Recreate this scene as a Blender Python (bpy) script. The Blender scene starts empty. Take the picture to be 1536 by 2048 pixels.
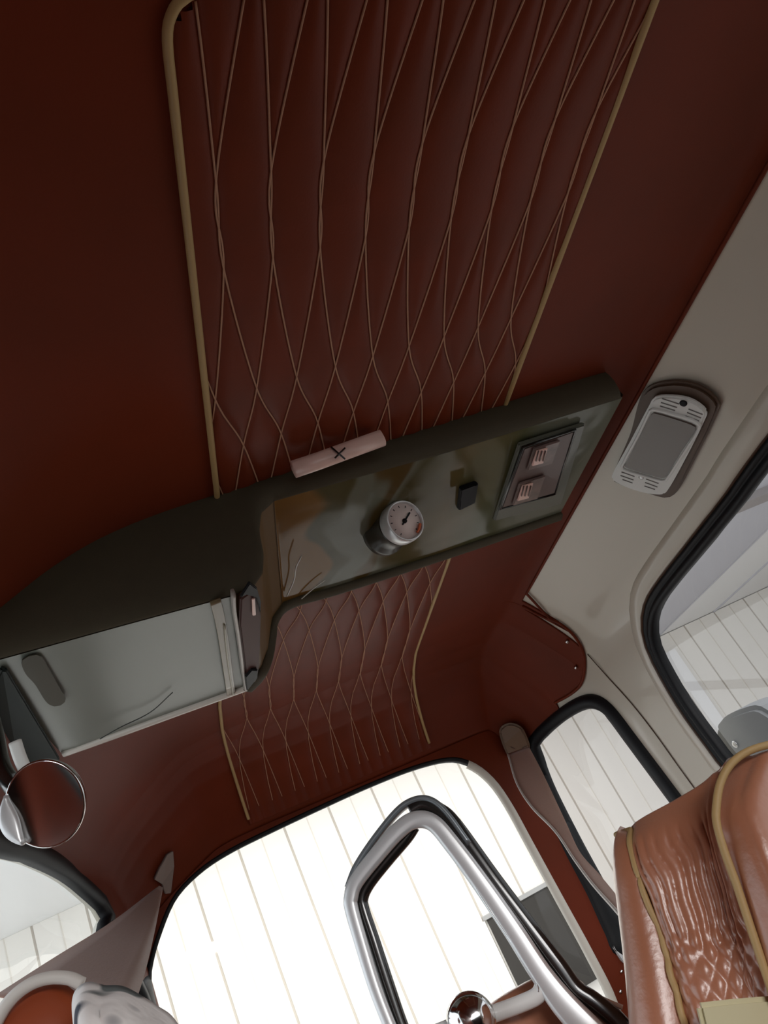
import bpy, bmesh, math, random
import numpy as np
from mathutils import Vector, Matrix
from mathutils.bvhtree import BVHTree
random.seed(7); rng = np.random.default_rng(7)
C = bpy.context.scene.collection
sc = bpy.context.scene

# ------------------------------------------------------------------ camera
F = 1537.0                                   # focal length in pixels of a 1536 x 2048 frame
zc = np.array([-1468, 2700, 1537.]); zc /= np.linalg.norm(zc)
yc = np.array([-198, -961, 1537.]); yc -= zc * (yc @ zc); yc /= np.linalg.norm(yc)
xc = np.cross(yc, zc)
if xc[0] < 0: xc = -xc
M = np.array([xc, yc, zc])                   # car axes (x right, y to the rear, z up) in camera axes
cam_d = bpy.data.cameras.new('camera'); cam = bpy.data.objects.new('camera', cam_d); C.objects.link(cam)
cam_d.sensor_fit = 'VERTICAL'; cam_d.sensor_height = 36; cam_d.lens = 36 * F / 2048
cam_d.clip_start = .01
cam.matrix_world = Matrix([[M[i][0], M[i][1], -M[i][2], 0] for i in range(3)] + [[0, 0, 0, 1]])
sc.camera = cam

# ------------------------------------------------------------------ world, added fill lights, exposure
W = bpy.data.worlds.new('world'); sc.world = W; W.use_nodes = True
W.node_tree.nodes['Background'].inputs[0].default_value = (.93, .97, 1, 1)
W.node_tree.nodes['Background'].inputs[1].default_value = 1.7
sc.view_settings.view_transform = 'Standard'; sc.view_settings.look = 'None'
sc.view_settings.gamma = 1; sc.view_settings.use_curve_mapping = False
sc.view_settings.exposure = 0.0
sc.cycles.max_bounces = 12; sc.cycles.diffuse_bounces = 5; sc.cycles.transparent_max_bounces = 16
sc.cycles.caustics_reflective = False; sc.cycles.caustics_refractive = False
def area(name, loc, aim, sx, sy, power, col=(1, 1, 1)):
    l = bpy.data.lights.new(name, 'AREA'); l.shape = 'RECTANGLE'; l.size = sx; l.size_y = sy; l.energy = power; l.color = col
    o = bpy.data.objects.new(name, l); C.objects.link(o); o.location = loc
    o.rotation_euler = (Vector(aim) - Vector(loc)).to_track_quat('-Z', 'Y').to_euler()
    return o
area('carport_tube_lamp', (1.2, 7.2, 1.80), (1.2, 7.6, -1.3), 5.0, .4, 210, (1, .985, .95))  # added light, out of view, that brightens the panelled wall
area('garage_front_lamp', (.9, -3.6, 1.3), (.25, .4, -.05), 2.4, 1.3, 175, (1, .97, .95))  # invented fill through the windscreen, lifts the seat and headrest

# ------------------------------------------------------------------ pixel helpers (measured directions)
def ray(px, py):
    c = np.array([px - 768, 1024 - py, F]); r = M @ c
    return r / np.linalg.norm(r)
def on(px, py, ax, v):
    r = ray(px, py); return r * (v / r[ax])
def on_plane(px, py, p0, n):
    r = ray(px, py); n = np.array(n, float); return r * ((n @ np.array(p0, float)) / (n @ r))

# ------------------------------------------------------------------ materials
def mat(name, col, rough=.5, metal=0, coat=0, bump=None, noise=None, spec=.5, sheen=0, emit=None, coat_r=.05, wave=None):
    m = bpy.data.materials.new(name); m.use_nodes = True; nt = m.node_tree; b = nt.nodes['Principled BSDF']
    b.inputs['Base Color'].default_value = (*col, 1); b.inputs['Roughness'].default_value = rough
    b.inputs['Metallic'].default_value = metal; b.inputs['Coat Weight'].default_value = coat
    b.inputs['Coat Roughness'].default_value = coat_r; b.inputs['Specular IOR Level'].default_value = spec
    if sheen: b.inputs['Sheen Weight'].default_value = sheen
    tc = nt.nodes.new('ShaderNodeTexCoord')
    if noise:
        scale, amt, c2 = noise
        n = nt.nodes.new('ShaderNodeTexNoise'); n.inputs['Scale'].default_value = scale; n.inputs['Detail'].default_value = 6
        nt.links.new(tc.outputs['Object'], n.inputs['Vector'])
        rp = nt.nodes.new('ShaderNodeValToRGB'); rp.color_ramp.elements[0].position = .5 - amt; rp.color_ramp.elements[1].position = .5 + amt
        rp.color_ramp.elements[0].color = (*col, 1); rp.color_ramp.elements[1].color = (*c2, 1)
        nt.links.new(n.outputs['Fac'], rp.inputs['Fac']); nt.links.new(rp.outputs['Color'], b.inputs['Base Color'])
    if bump:
        scale, st, dist = bump
        n = nt.nodes.new('ShaderNodeTexNoise'); n.inputs['Scale'].default_value = scale; n.inputs['Detail'].default_value = 3
        nt.links.new(tc.outputs['Object'], n.inputs['Vector'])
        bp = nt.nodes.new('ShaderNodeBump'); bp.inputs['Strength'].default_value = st; bp.inputs['Distance'].default_value = dist
        nt.links.new(n.outputs['Fac'], bp.inputs['Height']); nt.links.new(bp.outputs['Normal'], b.inputs['Normal'])
        if coat: nt.links.new(bp.outputs['Normal'], b.inputs['Coat Normal'])
    if emit:
        b.inputs['Emission Color'].default_value = (*emit[0], 1); b.inputs['Emission Strength'].default_value = emit[1]
    return m
def glass(name, tint, gloss=.07):
    m = bpy.data.materials.new(name); m.use_nodes = True; nt = m.node_tree; nt.nodes.clear()
    o = nt.nodes.new('ShaderNodeOutputMaterial'); mx = nt.nodes.new('ShaderNodeMixShader')
    t = nt.nodes.new('ShaderNodeBsdfTransparent'); t.inputs[0].default_value = (*tint, 1)
    g = nt.nodes.new('ShaderNodeBsdfGlossy'); g.inputs['Roughness'].default_value = .02
    lw = nt.nodes.new('ShaderNodeFresnel'); ge = nt.nodes.new('ShaderNodeNewGeometry'); ma = nt.nodes.new('ShaderNodeMath'); ma.operation = 'MULTIPLY_ADD'
    ma.inputs[1].default_value = 1 / 1.45 - 1.45; ma.inputs[2].default_value = 1.45          # same reflectance from either side of the thin pane
    nt.links.new(ge.outputs['Backfacing'], ma.inputs[0]); nt.links.new(ma.outputs[0], lw.inputs[0])
    nt.links.new(lw.outputs[0], mx.inputs[0]); nt.links.new(t.outputs[0], mx.inputs[1]); nt.links.new(g.outputs[0], mx.inputs[2])
    nt.links.new(mx.outputs[0], o.inputs[0]); return m
LEATHER = mat('roof leather', (.180, .0255, .0065), .50, spec=.16, sheen=.02, noise=(5, .25, (.130, .022, .0065)), bump=(420, .18, .0006))
QUILT = mat('quilted leather', (.178, .0265, .0075), .46, spec=.19, sheen=.01, noise=(14, .3, (.135, .024, .0075)), bump=(420, .18, .0006))
THREAD = mat('stitch thread', (.50, .26, .16), .8)
PIPE = mat('tan piping', (.50, .33, .14), .55, bump=(300, .2, .001))
STEEL = mat('beige painted steel', (.70, .655, .555), .32, coat=.35, noise=(3, .3, (.67, .625, .52)), bump=(9, .03, .004))
OLIVE = mat('dark olive shelf leather', (.072, .058, .034), .7, spec=.3, noise=(60, .3, (.062, .050, .030)), bump=(500, .25, .0005))
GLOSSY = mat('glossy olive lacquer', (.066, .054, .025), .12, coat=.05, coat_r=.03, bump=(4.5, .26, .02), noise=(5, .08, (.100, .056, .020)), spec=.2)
TRAY = mat('satin grey green lacquer', (.20, .215, .185), .38, coat=.2, coat_r=.2, bump=(3, .10, .02))
RUBBER = mat('black rubber', (.007, .008, .010), .5, spec=.3)
CHROME = mat('chrome', (.80, .80, .80), .10, metal=1)
SILVER = mat('satin silver', (.74, .75, .76), .32, metal=.45)
DARKM = mat('black enamel', (.012, .011, .010), .22, coat=.5)
PINK = mat('pinkish clear plastic', (.92, .62, .55), .35, coat=.3, noise=(60, .2, (.85, .58, .50)))
LENSP = mat('smoky pink lens', (.26, .17, .15), .3, coat=.2, noise=(70, .3, (.12, .08, .07)))
BROWNP = mat('red brown plastic', (.115, .065, .055), .35, coat=.15)
WHITEP = mat('aged white plastic', (.90, .92, .89), .35)
LAMPL = mat('brown grey lamp lens', (.155, .12, .10), .2, coat=.4, bump=(26, .15, .004))
def painted_reflections(m):  # colour bands along x paint reflections into the lacquer
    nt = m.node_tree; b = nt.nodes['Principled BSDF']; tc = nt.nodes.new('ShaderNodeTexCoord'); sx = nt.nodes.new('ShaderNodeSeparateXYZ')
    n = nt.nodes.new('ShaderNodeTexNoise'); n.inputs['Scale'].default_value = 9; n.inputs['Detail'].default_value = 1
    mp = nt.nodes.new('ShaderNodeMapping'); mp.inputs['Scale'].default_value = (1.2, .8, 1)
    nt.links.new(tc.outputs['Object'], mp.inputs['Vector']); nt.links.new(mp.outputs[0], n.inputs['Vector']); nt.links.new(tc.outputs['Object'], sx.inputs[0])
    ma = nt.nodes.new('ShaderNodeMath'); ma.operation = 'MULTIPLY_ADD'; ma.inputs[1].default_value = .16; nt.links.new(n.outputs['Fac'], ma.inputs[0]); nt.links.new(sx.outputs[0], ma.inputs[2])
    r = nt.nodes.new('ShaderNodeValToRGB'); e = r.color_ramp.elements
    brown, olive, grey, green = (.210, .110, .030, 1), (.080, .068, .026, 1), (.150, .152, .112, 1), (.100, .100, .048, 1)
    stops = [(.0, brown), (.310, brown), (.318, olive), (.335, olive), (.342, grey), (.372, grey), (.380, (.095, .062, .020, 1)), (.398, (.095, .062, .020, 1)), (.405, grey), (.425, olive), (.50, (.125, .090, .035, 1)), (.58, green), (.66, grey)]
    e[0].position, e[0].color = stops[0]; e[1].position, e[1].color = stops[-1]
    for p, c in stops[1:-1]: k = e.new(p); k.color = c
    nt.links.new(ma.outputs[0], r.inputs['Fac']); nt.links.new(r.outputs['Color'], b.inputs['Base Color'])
painted_reflections(GLOSSY)
TRIMG = mat('grey trim', (.34, .34, .34), .4)
RIBM = mat('pale rib', (.74, .70, .64), .7)
JAMB = mat('pale window jamb', (.80, .77, .68), .4)
GASK = mat('brown gasket', (.10, .055, .032), .4)
BLACKP = mat('black plastic', (.006, .006, .008), .5, spec=.2)
DIAL = mat('dial face', (.90, .74, .70), .5)
BELT = mat('belt webbing', (.27, .135, .095), .6, bump=(260, .4, .0008), sheen=.2)
BELT2 = mat('belt webbing taupe', (.50, .31, .24), .6, bump=(260, .4, .0008), sheen=.2)
CAPL = mat('anchor cover leather', (.20, .125, .08), .5)
SEAT = mat('glossy saddle leather', (.41, .155, .08), .36, coat=1.0, coat_r=.30, sheen=.08, noise=(18, .25, (.48, .20, .12)), bump=(180, .3, .001))
CREAM = mat('cream vinyl', (.62, .57, .36), .5)
ORANGE = mat('orange brown leather', (.33, .068, .018), .38, noise=(10, .3, (.26, .05, .02)))
WPIPE = mat('white piping', (.62, .58, .54), .5)
WALLP = mat('white wall panel', (.86, .84, .80), .6, noise=(.5, .4, (.84, .81, .76)))
JOINT = mat('tan joint', (.54, .50, .45), .8)
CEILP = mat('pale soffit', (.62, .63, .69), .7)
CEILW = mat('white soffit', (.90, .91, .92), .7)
BEAM = mat('grey beam', (.36, .34, .34), .6)
GDARK = mat('dark doorway panel', (.022, .019, .016), .6)
GROUND = mat('concrete ground', (.62, .61, .59), .8, noise=(1.5, .3, (.56, .55, .53)))
INTER = mat('brown floor carpet', (.06, .035, .025), .9)
TINT = glass('tinted side glass', (.60, .59, .59)); CLEAR = glass('clear rear glass', (.93, .93, .92)); BLUEG = glass('bluish side glass', (.93, .96, .98))
CLOTHM = mat('printed cloth', (.86, .82, .80), .8, bump=(30, .5, .01))
def cloth_print():
    nt = CLOTHM.node_tree; b = nt.nodes['Principled BSDF']; tc = nt.nodes.new('ShaderNodeTexCoord')
    v = nt.nodes.new('ShaderNodeTexNoise'); v.inputs['Scale'].default_value = 26; v.inputs['Detail'].default_value = 1
    nt.links.new(tc.outputs['Object'], v.inputs['Vector']); r = nt.nodes.new('ShaderNodeValToRGB'); e = r.color_ramp.elements
    e[0].position = .38; e[0].color = (.02, .025, .05, 1); e[1].position = .44; e[1].color = (.86, .82, .80, 1)
    k = e.new(.62); k.color = (.86, .82, .80, 1); k = e.new(.66); k.color = (.16, .18, .18, 1)
    nt.links.new(v.outputs['Fac'], r.inputs['Fac']); nt.links.new(r.outputs['Color'], b.inputs['Base Color'])
cloth_print()

# ------------------------------------------------------------------ mesh helpers
def mesh(name, V, Fs, m, parent=None, smooth=True):
    me = bpy.data.meshes.new(name); me.from_pydata([tuple(map(float, v)) for v in V], [], [tuple(map(int, f)) for f in Fs]); me.update()
    o = bpy.data.objects.new(name, me); C.objects.link(o)
    if m: me.materials.append(m)
    if smooth:
        for p in me.polygons: p.use_smooth = True
    if parent: o.parent = parent; o.matrix_parent_inverse = parent.matrix_world.inverted()
    return o
def tag(o, label=None, cat=None, group=None, kind=None):
    for k, v in (('label', label), ('category', cat), ('group', group), ('kind', kind)):
        if v: o[k] = v
    return o
def thing(name, loc, label, cat, group=None, kind=None):
    o = bpy.data.objects.new(name, None); C.objects.link(o); o.location = [float(v) for v in loc]; o.empty_display_size = .02
    o.matrix_world = Matrix.Translation(o.location)
    return tag(o, label, cat, group, kind)
def solid(o, t, offset=-1, bevel=0, sub=0):
    s = o.modifiers.new('s', 'SOLIDIFY'); s.thickness = t; s.offset = offset
    if bevel: b = o.modifiers.new('b', 'BEVEL'); b.width = bevel; b.segments = 2; b.limit_method = 'ANGLE'; b.angle_limit = .7
    return o
def catmull(P, n, closed=False):
    P = np.array(P, float); N = len(P); out = []
    segs = N if closed else N - 1
    for i in range(segs):
        if closed: a, b, c, d = P[i - 1], P[i], P[(i + 1) % N], P[(i + 2) % N]
        else: b, c = P[i], P[i + 1]; a = P[i - 1] if i else 2 * b - c; d = P[i + 2] if i + 2 < N else 2 * c - b
        for t in np.linspace(0, 1, n, endpoint=False):
            out.append(.5 * ((2 * b) + (-a + c) * t + (2 * a - 5 * b + 4 * c - d) * t * t + (-a + 3 * b - 3 * c + d) * t ** 3))
    if not closed: out.append(P[-1])
    return np.array(out)
def resample(P, n, closed=True):
    P = np.array(P, float); Q = np.vstack([P, P[:1]]) if closed else P
    L = np.r_[0, np.cumsum(np.linalg.norm(np.diff(Q, axis=0), axis=1))]
    t = np.linspace(0, L[-1], n, endpoint=not closed)
    return np.stack([np.interp(t, L, Q[:, k]) for k in range(P.shape[1])], 1)
def tube(name, P, r, m, parent=None, seg=8, closed=False, flat=1., nrm=None, caps=True):
    P = np.array(P, float); n = len(P); V = []; Fs = []
    T = (np.roll(P, -1, 0) - np.roll(P, 1, 0)) if closed else np.gradient(P, axis=0)
    T /= np.maximum(np.linalg.norm(T, axis=1)[:, None], 1e-9)
    rr = r if hasattr(r, '__len__') else [r] * n
    N = np.array(nrm if nrm is not None else (0.12, .31, .94), float); N = np.tile(N, (n, 1)) if N.ndim == 1 else N
    for i in range(n):
        u = N[i] - T[i] * (N[i] @ T[i]); u /= max(np.linalg.norm(u), 1e-9); w = np.cross(T[i], u)
        for k in range(seg):
            a = 2 * math.pi * k / seg; V.append(P[i] + rr[i] * (math.cos(a) * u * flat + math.sin(a) * w))
    for i in range(n if closed else n - 1):
        j = (i + 1) % n
        for k in range(seg): Fs.append((i * seg + k, i * seg + (k + 1) % seg, j * seg + (k + 1) % seg, j * seg + k))
    if not closed and caps: Fs += [tuple(range(seg))[::-1], tuple((n - 1) * seg + k for k in range(seg))]
    return mesh(name, V, Fs, m, parent)
def band(name, P, width, thick, nrm, m, parent=None, closed=False, rnd=.3):
    """sweep a rounded rectangle along P; thickness along nrm, width across; rnd = corner share of thickness"""
    P = np.array(P, float); n = len(P); T = (np.roll(P, -1, 0) - np.roll(P, 1, 0)) if closed else np.gradient(P, axis=0)
    T /= np.maximum(np.linalg.norm(T, axis=1)[:, None], 1e-9)
    N = np.array(nrm, float); N = np.tile(N, (n, 1)) if N.ndim == 1 else N
    ww = width if hasattr(width, '__len__') else [width] * n
    V = []; Fs = []
    for i in range(n):
        u = N[i] - T[i] * (N[i] @ T[i]); u /= max(np.linalg.norm(u), 1e-9); w = np.cross(T[i], u)
        c = rnd * min(thick, ww[i]); hw, ht = ww[i] / 2, thick / 2
        sec = []
        for sx, sy, a0 in ((1, 1, 0), (-1, 1, 90), (-1, -1, 180), (1, -1, 270)):
            for da in (0, 45, 90):
                a = math.radians(a0 + da); sec.append((sx * (hw - c) + c * math.cos(a), sy * (ht - c) + c * math.sin(a)))
        V += [P[i] + w * s[0] + u * s[1] for s in sec]
    S = 12
    for i in range(n if closed else n - 1):
        j = (i + 1) % n
        for k in range(S): Fs.append((i * S + k, i * S + (k + 1) % S, j * S + (k + 1) % S, j * S + k))
    if not closed: Fs += [tuple(range(S))[::-1], tuple((n - 1) * S + k for k in range(S))]
    o = mesh(name, V, Fs, m, parent); return o
def bevbox(name, c, size, m, parent=None, R=None, bev=.003, seg=2):
    bm = bmesh.new(); bmesh.ops.create_cube(bm, size=1)
    for v in bm.verts: v.co = Vector((v.co.x * size[0], v.co.y * size[1], v.co.z * size[2]))
    if bev: bmesh.ops.bevel(bm, geom=bm.edges[:], offset=bev, segments=seg, affect='EDGES', profile=.6)
    A = (R.to_4x4() if R is not None else Matrix.Identity(4)); bm.transform(Matrix.Translation([float(v) for v in c]) @ A)
    me = bpy.data.meshes.new(name); bm.to_mesh(me); bm.free(); me.materials.append(m)
    o = bpy.data.objects.new(name, me); C.objects.link(o)
    if parent: o.parent = parent; o.matrix_parent_inverse = parent.matrix_world.inverted()
    return o
def frame(u, v=None, n=None):
    """rotation whose columns are x=u, y, z=n"""
    n = Vector([float(t) for t in n]).normalized(); u = Vector([float(t) for t in u]); u = (u - n * u.dot(n)).normalized(); w = n.cross(u)
    return Matrix((u, w, n)).transposed()
def lathe(name, prof, c, axis, m, parent=None, seg=32, sx=1.):
    R = frame((1, 0, 0) if abs(axis[0]) < .8 else (0, 1, 0), n=axis); V = []; Fs = []; n = len(prof)
    for k in range(seg):
        a = 2 * math.pi * k / seg
        for r, h in prof: V.append(Vector([float(t) for t in c]) + R @ Vector((r * math.cos(a) * sx, r * math.sin(a), h)))
    for k in range(seg):
        j = (k + 1) % seg
        for i in range(n - 1): Fs.append((k * n + i, j * n + i, j * n + i + 1, k * n + i + 1))
    Fs.append(tuple(k * n + n - 1 for k in range(seg))); Fs.append(tuple(k * n for k in range(seg))[::-1])
    return mesh(name, V, Fs, m, parent)
def plate(name, poly, nrm, t, m, parent=None, bev=.0):
    """polygon extruded along nrm by t (towards nrm)"""
    P = np.array(poly, float); n = np.array(nrm, float); n /= np.linalg.norm(n); k = len(P)
    V = list(P) + list(P + n * t); Fs = [tuple(range(k)), tuple(range(k, 2 * k))[::-1]] + [(i, i + k, (i + 1) % k + k, (i + 1) % k) for i in range(k)]
    o = mesh(name, V, Fs, m, parent, smooth=False)
    bm = bmesh.new(); bm.from_mesh(o.data); bmesh.ops.recalc_face_normals(bm, faces=bm.faces[:])
    if bev: bmesh.ops.bevel(bm, geom=[e for e in bm.edges if e.calc_face_angle(0) > .6], offset=bev, segments=2, affect='EDGES', clamp_overlap=True)
    bm.to_mesh(o.data); bm.free(); return o

# ------------------------------------------------------------------ cabin shell function
def smooth01(t): t = min(max(t, 0), 1); return t * t * (3 - 2 * t)
def XL(Y): return -.30 + np.interp(Y, [1.1, 1.72, 1.9], [0, .062, .075])
def XR(Y): return float(np.interp(Y, [1.52, 1.60, 1.87, 1.895, 1.92], [.84, .836, .765, .752, .735]))
def TOP(Y): return float(np.interp(Y, [1.55, 1.62, 1.70, 1.75, 1.80, 1.85, 1.88, 1.90], [.5, .499, .488, .474, .448, .405, .368, .325]))
def section(Y, out=0.):
    xl, xr, T = XL(Y), XR(Y), TOP(Y); k = T / .5
    dr = xr - .84; dl = xl + .30
    pts = [(xl, -.95), (xl, -.3), (xl, .1), (xl, .29), (xl + .008, .34), (-.265 + dl, .375), (-.22 + dl * .8, .405), (-.139 + dl * .5, .447), (-.083 + dl * .3, .474), (-.026, .491), (.05, .499), (.2, .5), (.35, .5), (.5, .5), (.62, .5),
           (.68 + dr * .3, .498), (.72 + dr * .5, .489), (.752 + dr * .7, .456), (.80 + dr * .9, .385), (.826 + dr, .34), (.838 + dr, .30), (xr, .25), (xr, .1), (xr, -.3), (xr, -.95)]
    return np.array([(x, z * (k if z > .3 else 1 + (k - 1) * max(0, (z - .0) / .3))) for x, z in pts])
def ycurve(x, Y): return Y - (.634 - x) * .17 * smooth01((Y - 1.45) / .45)
NS = 24                                     # section spans; s in 0..NS
def shell(s, Y, inset=0.):
    p = section(Y); i = min(int(s), NS - 1); t = s - i
    a = p[i - 1] if i else p[i]; b, c = p[i], p[i + 1]; d = p[i + 2] if i + 2 <= NS else c
    q = .5 * ((2 * b) + (-a + c) * t + (2 * a - 5 * b + 4 * c - d) * t * t + (-a + 3 * b - 3 * c + d) * t ** 3)
    x, z = q
    if inset:
        q2 = (p[min(i + 1, NS)] - p[i]); nn = np.array([q2[1], -q2[0]]); L = np.linalg.norm(nn); nn = nn / L
        x += nn[0] * inset; z += nn[1] * inset
    return np.array([x, ycurve(x, Y), z])
YS = np.r_[np.linspace(-1.1, 1.5, 27), np.linspace(1.53, 1.9, 22)]
SS = np.linspace(0, NS, NS * 4 + 1)
G = np.array([[shell(s, Y) for s in SS] for Y in YS])
def gridfaces(nr, nc, base=0, flip=False):
    f = [(base + r * nc + c, base + r * nc + c + 1, base + (r + 1) * nc + c + 1, base + (r + 1) * nc + c) for r in range(nr - 1) for c in range(nc - 1)]
    return [x[::-1] for x in f] if flip else f
nr, nc = len(YS), len(SS)
capV = [tuple(p) for p in G[-1]]
bv = BVHTree.FromPolygons([tuple(p) for p in G.reshape(-1, 3)] , gridfaces(nr, nc) + [tuple((nr - 1) * nc + c for c in range(nc))])
def hit(px, py, inset=0.):
    r = ray(px, py); loc, n, i, d = bv.ray_cast(Vector((0, 0, 0)), Vector(r))
    if loc is None: loc = Vector(r * 1.8); n = Vector((0, -1, 0)); d = 1.8
    if n.dot(Vector(r)) > 0: n = -n
    return np.array(loc + n * inset)
def cast(o, d, inset=0.):
    loc, n, i, dd = bv.ray_cast(Vector(o), Vector(d))
    if loc is None: loc, n, i, dd = bv.find_nearest(Vector(o) + Vector(d) * .6)
    if n.dot(Vector(d)) > 0: n = -n
    return np.array(loc), np.array(n)
QD = (math.cos(math.radians(40)), math.sin(math.radians(40))); QE = (-QD[1], QD[0])
def facepoint(mode, a, b):
    """mode R/L: (y,z) on a side wall; B: (x,z) on the rear"""
    if mode == 'R': return cast((.3, a, b), (1, 0, 0))
    if mode == 'L': return cast((.2, a, b), (-1, 0, 0))
    if mode == 'Q': return cast((.45 + QE[0] * a, 1.45 + QE[1] * a, b), (QD[0], QD[1], 0))
    return cast((a, 1.2, b), (0, 1, 0))
def to2(mode, px, py):
    p = hit(px, py)
    if mode == 'Q': return ((p[0] - .45) * QE[0] + (p[1] - 1.45) * QE[1], p[2])
    return (p[0], p[2]) if mode == 'B' else (p[1], p[2])
def loop2(mode, pts, n=120, sub=8):
    Q = [to2(mode, *p[1:]) if p[0] == 'p' else p for p in pts]
    return resample(catmull(Q, sub, True), n)
def offset2(L, d):
    T = np.roll(L, -1, 0) - np.roll(L, 1, 0); T /= np.linalg.norm(T, axis=1)[:, None]
    area2 = np.sum(L[:, 0] * np.roll(L[:, 1], -1) - np.roll(L[:, 0], -1) * L[:, 1]); sg = 1 if area2 > 0 else -1
    return L + sg * d * np.stack([T[:, 1], -T[:, 0]], 1)
def ringstrip(name, mode, L, prof, m, parent, arc=None):
    """prof = [(outward offset in the wall, height off the wall towards the cabin)]; arc = index range for an open strip"""
    idx = range(len(L)) if arc is None else range(*arc); V = []; k = len(prof)
    Ls = [offset2(L, p[0]) for p in prof]
    for i in idx:
        i %= len(L)
        for q, p in zip(Ls, prof):
            P, n = facepoint(mode, *q[i]); V.append(P + n * p[1])
    ni = len(list(idx)); Fs = []
    for i in range(ni if arc is None else ni - 1):
        j = (i + 1) % ni
        for c in range(k - 1): Fs.append((i * k + c, i * k + c + 1, j * k + c + 1, j * k + c))
    return mesh(name, V, Fs, m, parent)
def cut(o, mode, L):
    d = {'R': (1, 0, 0), 'L': (-1, 0, 0), 'B': (0, 1, 0), 'Q': (*QD, 0)}[mode]; P = np.array([facepoint(mode, *q)[0] for q in L]); n = len(P)
    d = np.array(d) * .09; V = list(P - d) + list(P + d)
    c = mesh('cutter', V, [tuple(range(n)), tuple(range(n, 2 * n))[::-1]] + [(i, i + n, (i + 1) % n + n, (i + 1) % n) for i in range(n)], None)
    bm = bmesh.new(); bm.from_mesh(c.data); bmesh.ops.recalc_face_normals(bm, faces=bm.faces[:]); bm.to_mesh(c.data); bm.free()
    b = o.modifiers.new('cut', 'BOOLEAN'); b.operation = 'DIFFERENCE'; b.object = c; b.solver = 'EXACT'
    bpy.context.view_layer.update(); dg = bpy.context.evaluated_depsgraph_get(); me = bpy.data.meshes.new_from_object(o.evaluated_get(dg))
    o.modifiers.clear(); o.data = me; bpy.data.objects.remove(c)
def pane(name, mode, L, m, parent, inset=-.006):
    P = []
    for q in L: p, n = facepoint(mode, *q); P.append(p + n * inset)
    c = np.mean(P, 0); V = [c] + P; n = len(P)
    return mesh(name, V, [(0, i + 1, (i + 1) % n + 1) for i in range(n)], m, parent)

# window outlines -------------------------------------------------
REAR = loop2('B', [('p', 296, 1985), ('p', 300, 1935), ('p', 318, 1868), ('p', 350, 1795), ('p', 400, 1742), ('p', 460, 1702), ('p', 540, 1662), ('p', 640, 1615), ('p', 740, 1570), ('p', 830, 1535), ('p', 900, 1519), ('p', 945, 1530),
                     ('p', 985, 1562), ('p', 1020, 1612), ('p', 1060, 1685), ('p', 1120, 1795), ('p', 1180, 1905), (.63, -.30), (.60, -.36), (.45, -.385), (.1, -.385), (-.12, -.375), (-.19, -.34), (-.222, -.25), (-.228, -.05)], 160)
QUART = loop2('Q', [('p', 1075, 1500), ('p', 1078, 1482), ('p', 1100, 1458), ('p', 1135, 1430), ('p', 1170, 1411), ('p', 1196, 1410), ('p', 1222, 1428), ('p', 1260, 1478), ('p', 1310, 1545), ('p', 1360, 1612),
                      ('p', 1420, 1690), ('p', 1470, 1780), ('p', 1460, 1840), ('p', 1400, 1890), ('p', 1320, 1905), ('p', 1262, 1893), ('p', 1235, 1850), ('p', 1200, 1775), ('p', 1150, 1680), ('p', 1100, 1570)], 140)
DOOR = loop2('R', [('p', 1536, 925), ('p', 1480, 1000), ('p', 1400, 1098), ('p', 1345, 1165), ('p', 1315, 1208), ('p', 1304, 1245), ('p', 1309, 1290), ('p', 1335, 1345), ('p', 1375, 1412), ('p', 1425, 1480), ('p', 1460, 1525),
                     (1.28, -.14), (1.25, -.2), (1.1, -.22), (.4, -.22), (-.3, -.2), (-.42, -.15), (-.4, -.05), (-.2, .2), (-.05, .29), (.15, .315), (.45, .318)], 150)
LEFT = loop2('L', [('p', -160, 1660), ('p', -60, 1678), ('p', 0, 1702), ('p', 70, 1722), ('p', 140, 1760), ('p', 195, 1808), ('p', 212, 1838), ('p', 205, 1875), (1.66, .10), (1.66, -.1), (1.64, -.2), (1.55, -.24), (1.2, -.24), (.6, -.23), (.45, -.2), (.4, -.1), (.45, .2), (.52, .3), (.62, .325), (.80, .33)], 130)

# leather edge on the right as a function of Y ---------------------
cand = [(s, Y, shell(s, Y)) for Y in np.linspace(1.48, 1.89, 140) for s in np.linspace(14, 24, 160)]
CP = np.array([c[2] for c in cand]); CP /= np.linalg.norm(CP, axis=1)[:, None]
lobe = []
for p in [(1045, 1200), (1047, 1215), (1085, 1229), (1120, 1243), (1150, 1268), (1168, 1300), (1172, 1335), (1164, 1368), (1142, 1388), (1112, 1404)]:
    i = int(np.argmax(CP @ ray(*p))); lobe.append((cand[i][1], cand[i][0]))
S0 = 15.9
def sB(Y):
    ys = [-2] + [l[0] for l in lobe]; ss = [S0] + [l[1] for l in lobe]
    o = sorted(zip(ys, ss)); ys = [a for a, b in o]; ss = [b for a, b in o]
    v = float(np.interp(Y, ys, ss))
    return min(24., v + max(0, (Y - ys[-1]) / .02) * 5) if Y > ys[-1] else v

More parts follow.
